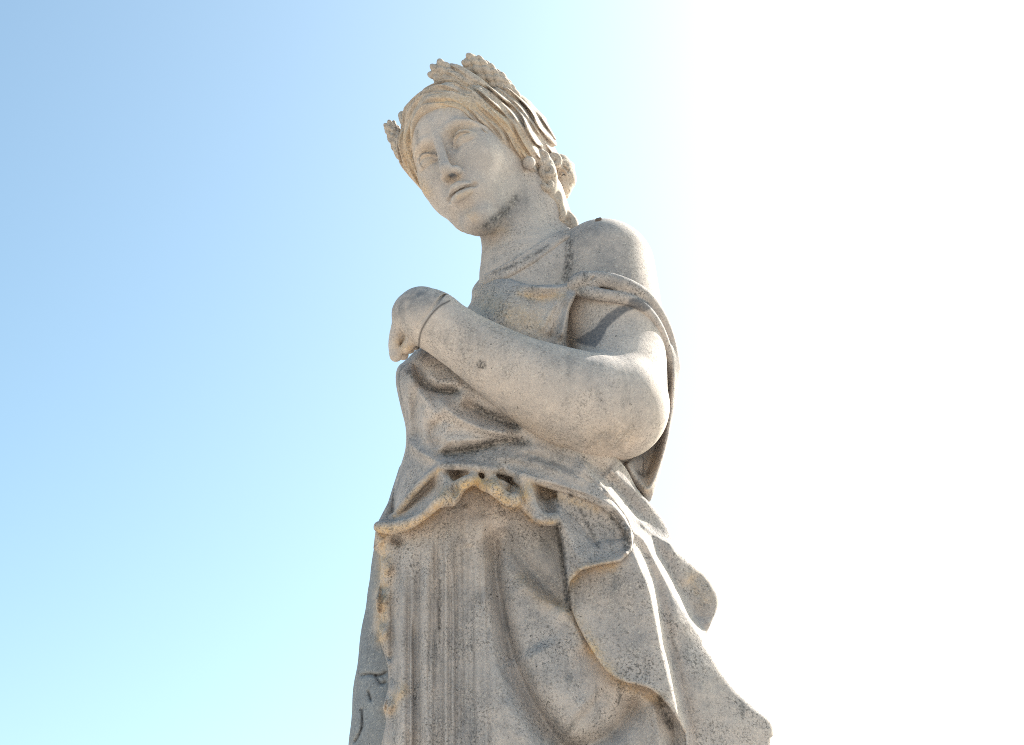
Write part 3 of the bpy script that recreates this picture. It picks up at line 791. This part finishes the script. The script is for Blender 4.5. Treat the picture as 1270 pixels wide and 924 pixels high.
# ---- skirt with its pleats
S_LEFT = [(480, 640), (466, 656), (463, 680), (471, 688), (473, 700), (471, 722), (466, 744), (467, 757), (472, 764), (470, 780), (470, 792), (475, 807), (481, 826), (482, 850), (475, 878), (479, 894), (473, 924), (468, 980), (462, 1110)]
S_OUT = S_LEFT + [(900, 1110), (880, 900), (800, 700), (760, 600), (560, 590)]
sd_S = poly_sd(S_OUT)
Sm = tps([(480, 660, 30), (475, 800, 22), (470, 1000, 18), (510, 680, 50), (510, 900, 50), (560, 620, 62), (570, 760, 66), (570, 920, 70), (620, 640, 66), (640, 760, 66), (690, 660, 58), (700, 760, 54),
          (680, 860, 74), (620, 920, 84), (760, 850, 52), (800, 920, 48), (720, 924, 66), (860, 1000, 30), (600, 1100, 90), (800, 1100, 50)])
round_edge(Sm, [(463, 660), (472, 720), (472, 800), (481, 850), (474, 924), (462, 1110)], 26, 30)
for pts, amp, r, r2 in [([(503, 670), (498, 780), (500, 924), (500, 1100)], 8, 9, 5), ([(529, 690), (527, 780), (530, 924), (530, 1100)], 7, 9, 6), ([(553, 640), (552, 760), (553, 924), (553, 1100)], 6, 9, 7),
                        ([(597, 630), (602, 740), (620, 835), (652, 905), (690, 970)], 13, 10, 26), ([(513, 760), (514, 860), (514, 1000)], -7, 4, 3), ([(541, 650), (544, 760), (545, 900), (545, 1100)], -7, 5, 5),
                        ([(570, 640), (568, 760), (574, 924), (580, 1100)], -8, 11, 11), ([(488, 690), (487, 800), (490, 924)], -6, 6, 6), ([(576, 625), (581, 680)], 4, 5, 5),
                        ([(612, 640), (616, 720), (632, 800), (655, 860), (690, 915), (730, 960)], -24, 10, 26), ([(620, 650), (645, 690), (675, 725), (705, 756)], -12, 12, 16),
                        ([(640, 715), (670, 742), (704, 764), (730, 810)], 7, 10, 12), ([(700, 935), (750, 915), (780, 885), (792, 862)], -18, 13, 13), ([(808, 868), (816, 905), (820, 960)], 7, 8, 8),
                        ([(660, 800), (690, 850), (730, 885)], 8, 30, 30), ([(835, 885), (838, 924), (840, 1000)], -8, 7, 7)]:
    ridge(Sm, pts, amp * 1.45, r, r2, taper=0.12)
r_ = np.random.default_rng(5)
for u_ in (487, 495, 508, 521, 534, 540, 548, 557, 564, 571, 579, 586, 597, 604):
    v_ = r_.uniform(625, 690); l_ = r_.uniform(240, 480); sl_ = (u_ - 540) * 0.09
    ridge(Sm, [(u_, v_), (u_ + sl_ * .3 + r_.uniform(-2, 2), v_ + l_ / 3), (u_ + sl_ * .7 + r_.uniform(-2, 2), v_ + 2 * l_ / 3), (u_ + sl_, v_ + l_)], -r_.uniform(4, 9), r_.uniform(2, 3.5), r_.uniform(2, 5), taper=0.2)
stri = value_noise((4, Sm.shape[1]), 4, 21)[1] * 1.6 + value_noise((4, Sm.shape[1]), 9, 22)[1] * 1.6
fade = np.clip((615 - UU) / 40, 0, 1) * np.clip((VV - 640) / 60, 0, 1)
sx = np.clip(UU - U0 - (VV - 750) * 0.012 * (UU - 545) / 60, 0, UU.shape[1] - 1).astype(int)
Sm += (stri[sx] * fade).astype(np.float32)
for u_, v_, a_ in [(469, 672, 10), (478, 706, 9), (470, 750, 12), (473, 788, 9), (481, 878, 12), (490, 862, 8)]:
    ridge(Sm, [(u_ - 3, v_ - 7), (u_ + 3, v_), (u_ + 9, v_ + 4)], a_ * 1.3, 8.5, taper=0.5, ends=(0, 1), p_=2.0)
for u_, v_ in [(470, 690), (472, 730), (470, 770), (478, 815), (493, 672)]:
    ridge(Sm, [(u_ - 3, v_ - 3), (u_ + 5, v_), (u_ + 12, v_ + 4)], -13, 5.5, taper=0.5, ends=(0, 1), p_=2.0)
Sm += value_noise(Sm.shape, 5, 5) * 0.45
skirt = Clay.around((452, 880), (586, 1010), (-60, 112), 1.3)
skirt.relief(sd_S, Sm, np.full(Sm.shape, -55, np.float32), 4.0)
v, f = skirt.mesh(1)
new_mesh('skirt', v, f, M_CLOTH, statue, BASE)
del skirt

# ---- mantle: the fall of folds on the right
LA = [(712, 566), (745, 601), (776, 640), (785, 659), (797, 669), (811, 695), (830, 730), (847, 760), (860, 780), (873, 796)]
LB = [(752, 600), (762, 612), (788, 642), (811, 664), (836, 677)]
LC = [(755, 580), (771, 595), (788, 609), (807, 624)]
LD = [(776, 665), (784, 682), (795, 707), (804, 730), (812, 765), (822, 815), (838, 878), (846, 924), (850, 1000)]
M_OUT = [(700, 700), (703, 735), (715, 772), (735, 808), (752, 832), (772, 845), (800, 852), (815, 861), (832, 880), (846, 905), (850, 930), (852, 1110), (965, 1110), (956, 935), (959, 912), (958, 898), (951, 889), (940, 881), (918, 862), (900, 840), (886, 818), (873, 797),
         (881, 776), (890, 754), (890, 738), (880, 720), (868, 707), (850, 692), (836, 679), (833, 668), (827, 652), (818, 638), (806, 624), (790, 606), (772, 575), (740, 550), (705, 540), (690, 600)]
sd_M = poly_sd(M_OUT, smooth=True)
Mm = tps([(700, 570, 84), (722, 570, 84), (760, 575, 70), (700, 600, 80), (745, 620, 64), (772, 592, 52), (790, 620, 36), (820, 650, 16), (790, 650, 42), (830, 690, 24), (880, 740, 6), (850, 730, 18), (870, 790, 12), (710, 740, 64), (745, 820, 74), (780, 760, 64), (820, 860, 64),
          (800, 700, 58), (830, 770, 46), (860, 830, 40), (900, 870, 26), (955, 900, 6), (870, 920, 40), (950, 1000, 6), (860, 1000, 44), (800, 1100, 60)])
for L_, amp, rl, rr in ((LA, 17, 46, 6), (LB, 13, 20, 5), (LC, 10, 20, 6), (LD, 17, 50, 6.5)):
    # travel runs down, so the left of travel is the right-hand side in the picture
    ridge(Mm, L_, amp, rr, rl, taper=0.08, ends=(1, 0))
for L_, off, amp in ((LA, 13, -9), (LD, 13, -12)):
    q = catmull(L_); ridge(Mm, [(a + off * 0.8, b - off * 0.4) for a, b in L_], amp, 9, 8, taper=0.1, ends=(1, 0))
ridge(Mm, [(703, 735), (715, 772), (735, 808), (752, 832), (772, 845), (800, 852), (815, 861), (832, 880), (846, 905)], 5, 6)
ridge(Mm, [(850, 715), (866, 745), (868, 775)], -6, 18)
Mm += value_noise(Mm.shape, 6, 9) * 0.45
mantle = Clay.around((685, 968), (535, 1010), (-65, 125), 1.4)
mantle.relief(sd_M, Mm, Mm - 55, 6.0)
v, f = mantle.mesh(1)
new_mesh('mantle', v, f, M_CLOTH, statue, BASE)
del mantle

# ---- sleeve hanging behind the elbow, and the strap over the shoulder
SL_OUT = [(818, 392), (832, 418), (839, 445), (842, 472), (838, 502), (828, 548), (818, 590), (808, 620), (804, 624), (790, 606), (772, 582), (750, 560), (770, 470), (800, 420)]
sd_L = poly_sd(SL_OUT)
Ls = tps([(830, 420, 10), (840, 470, 0), (830, 540, 0), (806, 620, 22), (790, 595, 10), (800, 545, -28), (780, 500, -24), (775, 580, 14), (760, 560, 10)])
ridge(Ls, [(830, 425), (835, 470), (828, 530), (816, 580), (803, 606), (788, 590), (776, 572)], 22, 7, 7, taper=0.02)
ridge(Ls, [(822, 490), (814, 545), (803, 580), (796, 588), (788, 572)], -17, 8, 8)
sleeve = Clay.around((745, 850), (385, 630), (-80, 55), 1.4)
sleeve.relief(sd_L, Ls, Ls - 30, 4.0)
bchain([(716, 352, 80, 9), (740, 346, 90, 10), (770, 352, 88, 10), (798, 367, 72, 9.5), (818, 392, 48, 8.5), (831, 422, 24, 7), (838, 455, 6, 6)], 6, clay=sleeve)
bchain([(718, 360, 80, 8), (742, 365, 90, 8), (772, 370, 88, 7.5), (795, 379, 78, 7), (814, 402, 56, 7), (827, 432, 30, 6), (834, 465, 4, 6)], 6, clay=sleeve)
v, f = sleeve.mesh(1)
new_mesh('sleeve', v, f, M_CLOTH, statue, BASE)
del sleeve
KNOT = [(708, 354, 80, 8), (718, 349, 86, 11), (728, 347, 88, 11), (735, 352, 88, 8)]
strap = Clay.around((705, 850), (325, 480), (-20, 105), 1.4)
bchain([(716, 352, 80, 9), (740, 346, 90, 10), (770, 352, 88, 10), (798, 367, 72, 9.5), (818, 392, 48, 8.5), (831, 422, 24, 7), (838, 455, 6, 6)], 6, clay=strap)
bchain([(718, 360, 80, 8), (742, 365, 90, 8), (772, 370, 88, 7.5), (795, 379, 78, 7), (814, 402, 56, 7), (827, 432, 30, 6), (834, 465, 4, 6)], 6, clay=strap)
bchain(KNOT, 3, clay=strap)
strap.chain([P(*q_) for q_ in ((716, 360, 92), (728, 354, 98), (736, 344, 98))], 1.6, 1.5, 'cut')
v, f = strap.mesh(1)
neck_fold = Clay.around((585, 720), (275, 360), (-20, 110), 1.3)
for k_, st_ in enumerate(STRANDS):
    bchain([(a_, b_, c_ - 1.2 + 0.8 * math.sin(i_ * 1.3 + k_), 4.6 - 0.2 * i_) for i_, (a_, b_, c_) in enumerate(st_)], 5, clay=neck_fold)
nv, nf = neck_fold.mesh(1)
new_mesh('neckline', nv, nf, M_CLOTH, statue, BASE)
new_mesh('shoulder_strap', v, f, M_CLOTH, statue, BASE)
del strap

# ---- cloak hanging straight down on her far side
C_OUT = [(505, 565), (495, 580), (484, 612), (468, 656), (460, 705), (455, 740), (447, 790), (440, 840), (434, 895), (431, 924), (424, 1110), (600, 1110), (600, 565)]
sd_C = poly_sd(C_OUT)
Cm = tps([(500, 580, 0), (470, 700, -15), (450, 800, -20), (430, 1000, -20), (520, 700, 5), (500, 900, 0), (590, 800, 0)])
round_edge(Cm, C_OUT[:11], 30, 40)
for pts in ([(448, 838), (460, 836), (470, 838), (480, 834)], [(466, 838), (472, 848), (479, 846)], [(449, 880), (449, 900), (444, 915), (440, 920)], [(457, 858), (460, 868)]):
    ridge(Cm, pts, -7, 1.6, ends=(0, 0))
Cm += value_noise(Cm.shape, 14, 31) * 1.2 + value_noise(Cm.shape, 5, 32) * 0.6
sd_C += value_noise(Cm.shape, 16, 33) * 1.6
cloak = Clay.around((418, 605), (562, 1040), (-110, 30), 1.8)
cloak.relief(sd_C, Cm, np.full(Cm.shape, -95, np.float32), 5.0)
v, f = cloak.mesh(1)
new_mesh('cloak', v, f, M_CLOAK, statue, BASE)
del cloak

# ---- wreath: ears of wheat standing in the hair, with a leaf between
wreath = bpy.data.objects.new('wreath', None)
scene.collection.objects.link(wreath)
wreath.parent = statue
def wheat_ear(rows, grain=6.5, name='wheat_ear', seed=0):
    r_ = np.random.default_rng(seed)
    q = catmull(rows, 3.0)
    lo, hi = q.min(0), q.max(0); m = q[:, 3].max() + 14
    c = Clay.around((lo[0] - m, hi[0] + m), (lo[1] - m, hi[1] + m), (lo[2] - m - 6, hi[2] + m + 6), 0.95)
    pts = np.array([P(*a[:3]) for a in q])
    c.chain(pts, q[:, 3] * 0.72, 3)
    L_ = np.concatenate([[0], np.cumsum(np.linalg.norm(np.diff(pts, axis=0), axis=1))])
    n = max(3, int(L_[-1] / (grain * 1.05)))
    for i in range(n + 1):
        t = L_[-1] * (i + 0.2) / (n + 0.4)
        p_ = np.array([np.interp(t, L_, pts[:, k]) for k in range(3)])
        d_ = np.array([np.interp(min(t + 3, L_[-1]), L_, pts[:, k]) for k in range(3)]) - np.array([np.interp(max(t - 3, 0), L_, pts[:, k]) for k in range(3)])
        d_ /= np.linalg.norm(d_)
        a1 = np.cross(d_, [0.1, 0.2, 1.0]); a1 /= np.linalg.norm(a1); a2 = np.cross(d_, a1)
        rr = np.interp(t, L_, q[:, 3])
        for j in range(6):
            a = j * math.pi / 3 + (i % 2) * math.pi / 6
            o_ = math.cos(a) * a1 + math.sin(a) * a2
            ax = d_ * 0.93 + o_ * 0.36; ax /= np.linalg.norm(ax)
            e1 = np.cross(ax, d_ + [0.01, 0, 0.02]); e1 /= np.linalg.norm(e1); e2 = np.cross(ax, e1)
            c.ball(p_ + o_ * rr * 0.72, np.array([grain * 0.55, grain * 0.55, grain * 0.95]) * r_.uniform(0.88, 1.1), np.stack([e1, e2, ax], 1), 1.6)
    v, f = c.mesh(1)
    return new_mesh(name, v, f, M_HAIR, wreath, BASE)
def wreath_leaf(rows, name='leaf', vein=True):
    q = catmull(rows, 3.0)
    lo, hi = q.min(0), q.max(0); m = q[:, 3].max() + 8
    c = Clay.around((lo[0] - m, hi[0] + m), (lo[1] - m, hi[1] + m), (lo[2] - m, hi[2] + m), 0.95)
    pts = np.array([P(*a[:3]) for a in q])
    c.chain(pts, q[:, 3], 2)
    if vein: c.chain(pts + [0, 0, 1] * q[:, 3:4] * 1.05 + [0, -1.5, 0], 2.2, 1.5, 'cut')
    if vein: c.chain(pts + [-2, -1, 0.8] * q[:, 3:4] * [0.3, 0.45, 1], 1.2, 1.0, 'cut')
    v, f = c.mesh(1)
    return new_mesh(name, v, f, M_HAIR, wreath, BASE)
wheat_ear([(576, 108, 58, 8), (560, 99, 62, 13), (548, 92, 62, 16), (544, 88, 60, 14)], 9.5, seed=1)
wheat_ear([(640, 122, 42, 5), (622, 106, 46, 12), (603, 92, 48, 15), (590, 83, 48, 15), (582, 79, 48, 13)], 9.5, seed=2)
wheat_ear([(499, 194, -20, 7), (493, 177, -20, 10), (487, 162, -20, 10), (484, 156, -20, 8)], 6.5, seed=3)
wheat_ear([(640, 132, 10, 5), (622, 116, 6, 9), (606, 104, 2, 10), (596, 98, 0, 7)], seed=4)
wreath_leaf([(612, 116, 60, 4), (596, 107, 68, 9), (581, 98, 70, 10), (568, 89, 70, 9), (560, 84, 68, 6)])
wreath_leaf([(590, 112, 66, 4), (574, 103, 72, 8), (562, 95, 74, 7), (553, 90, 72, 3)])
wreath_leaf([(510, 164, -6, 5), (503, 150, -6, 8), (499, 143, -8, 6)], vein=False)

# ---- ear drop
c = Clay.around((645, 667), (190, 214), (5, 60), 0.8)
c.chain([P(656, 202, 42)], [8.6], 1)
v, f = c.mesh(1)
new_mesh('earring', v, f, M_SKIN, statue, BASE)

# ---- below the frame: the rest of the skirt down to her feet, and the pedestal
cx, cy = to_world(P(700, 1000, 10)[None])[0][:2]
rings = []
nseg = 120
for z_, a_, b_ in ((FEET_Z, 0.40, 0.27), (FEET_Z + 0.06, 0.405, 0.275), (FEET_Z + 0.4, 0.35, 0.24), (2.0, 0.29, 0.15), (2.06, 0.2, 0.1)):
    row = []
    for i in range(nseg):
        t = 2 * math.pi * i / nseg
        k = 1 + 0.05 * math.sin(t * 17 + 0.6 * math.sin(3 * t)) * (1 if z_ < 2 else 0.5)
        row.append((cx + a_ * k * math.cos(t), cy + b_ * k * math.sin(t), z_))
    rings.append(row)
v = np.array([q for r in rings for q in r])
f = [(r * nseg + i, r * nseg + (i + 1) % nseg, (r + 1) * nseg + (i + 1) % nseg, (r + 1) * nseg + i) for r in range(len(rings) - 1) for i in range(nseg)]
new_mesh('hem', v, f, M_CLOTH, statue, BASE, paint_maps=False, view=False)
prof = [(0.62, 0.0), (0.62, 0.14), (0.58, 0.17), (0.54, 0.20), (0.52, 0.24), (0.52, 1.08), (0.55, 1.12), (0.60, 1.15), (0.60, 1.22), (0.57, 1.24), (0.50, 1.24), (0.50, FEET_Z + 0.01), (0.001, FEET_Z + 0.01)]
v, f = [], []
for r_, z_ in prof:
    for sx_, sy_ in ((-1, -1), (1, -1), (1, 1), (-1, 1)):
        v.append((cx + sx_ * r_, cy + 0.08 + sy_ * r_ * 0.85, z_))
for i in range(len(prof) - 1):
    for j in range(4):
        f.append((i * 4 + j, i * 4 + (j + 1) % 4, i * 4 + 4 + (j + 1) % 4, i * 4 + 4 + j))
ped = new_mesh('pedestal', v, f, M_SKIN, statue, BASE, paint_maps=False, view=False)
ped.data.polygons.foreach_set('use_smooth', np.zeros(len(ped.data.polygons), bool))

# ---- stub of an old iron pin on the shoulder
c = Clay.around((734, 752), (260, 284), (PIN_W - 25, PIN_W + 25), 0.6)
c.chain([P(740.5, 273, PIN_W - 6), P(744.5, 271.5, PIN_W - 6)], [2.6, 2.2], 0.5)
v, f = c.mesh(1)
new_mesh('iron_pin', v, f, simple_mat('old_iron', (0.10, 0.085, 0.08), (0.16, 0.12, 0.10), 200), statue, BASE, paint_maps=False)
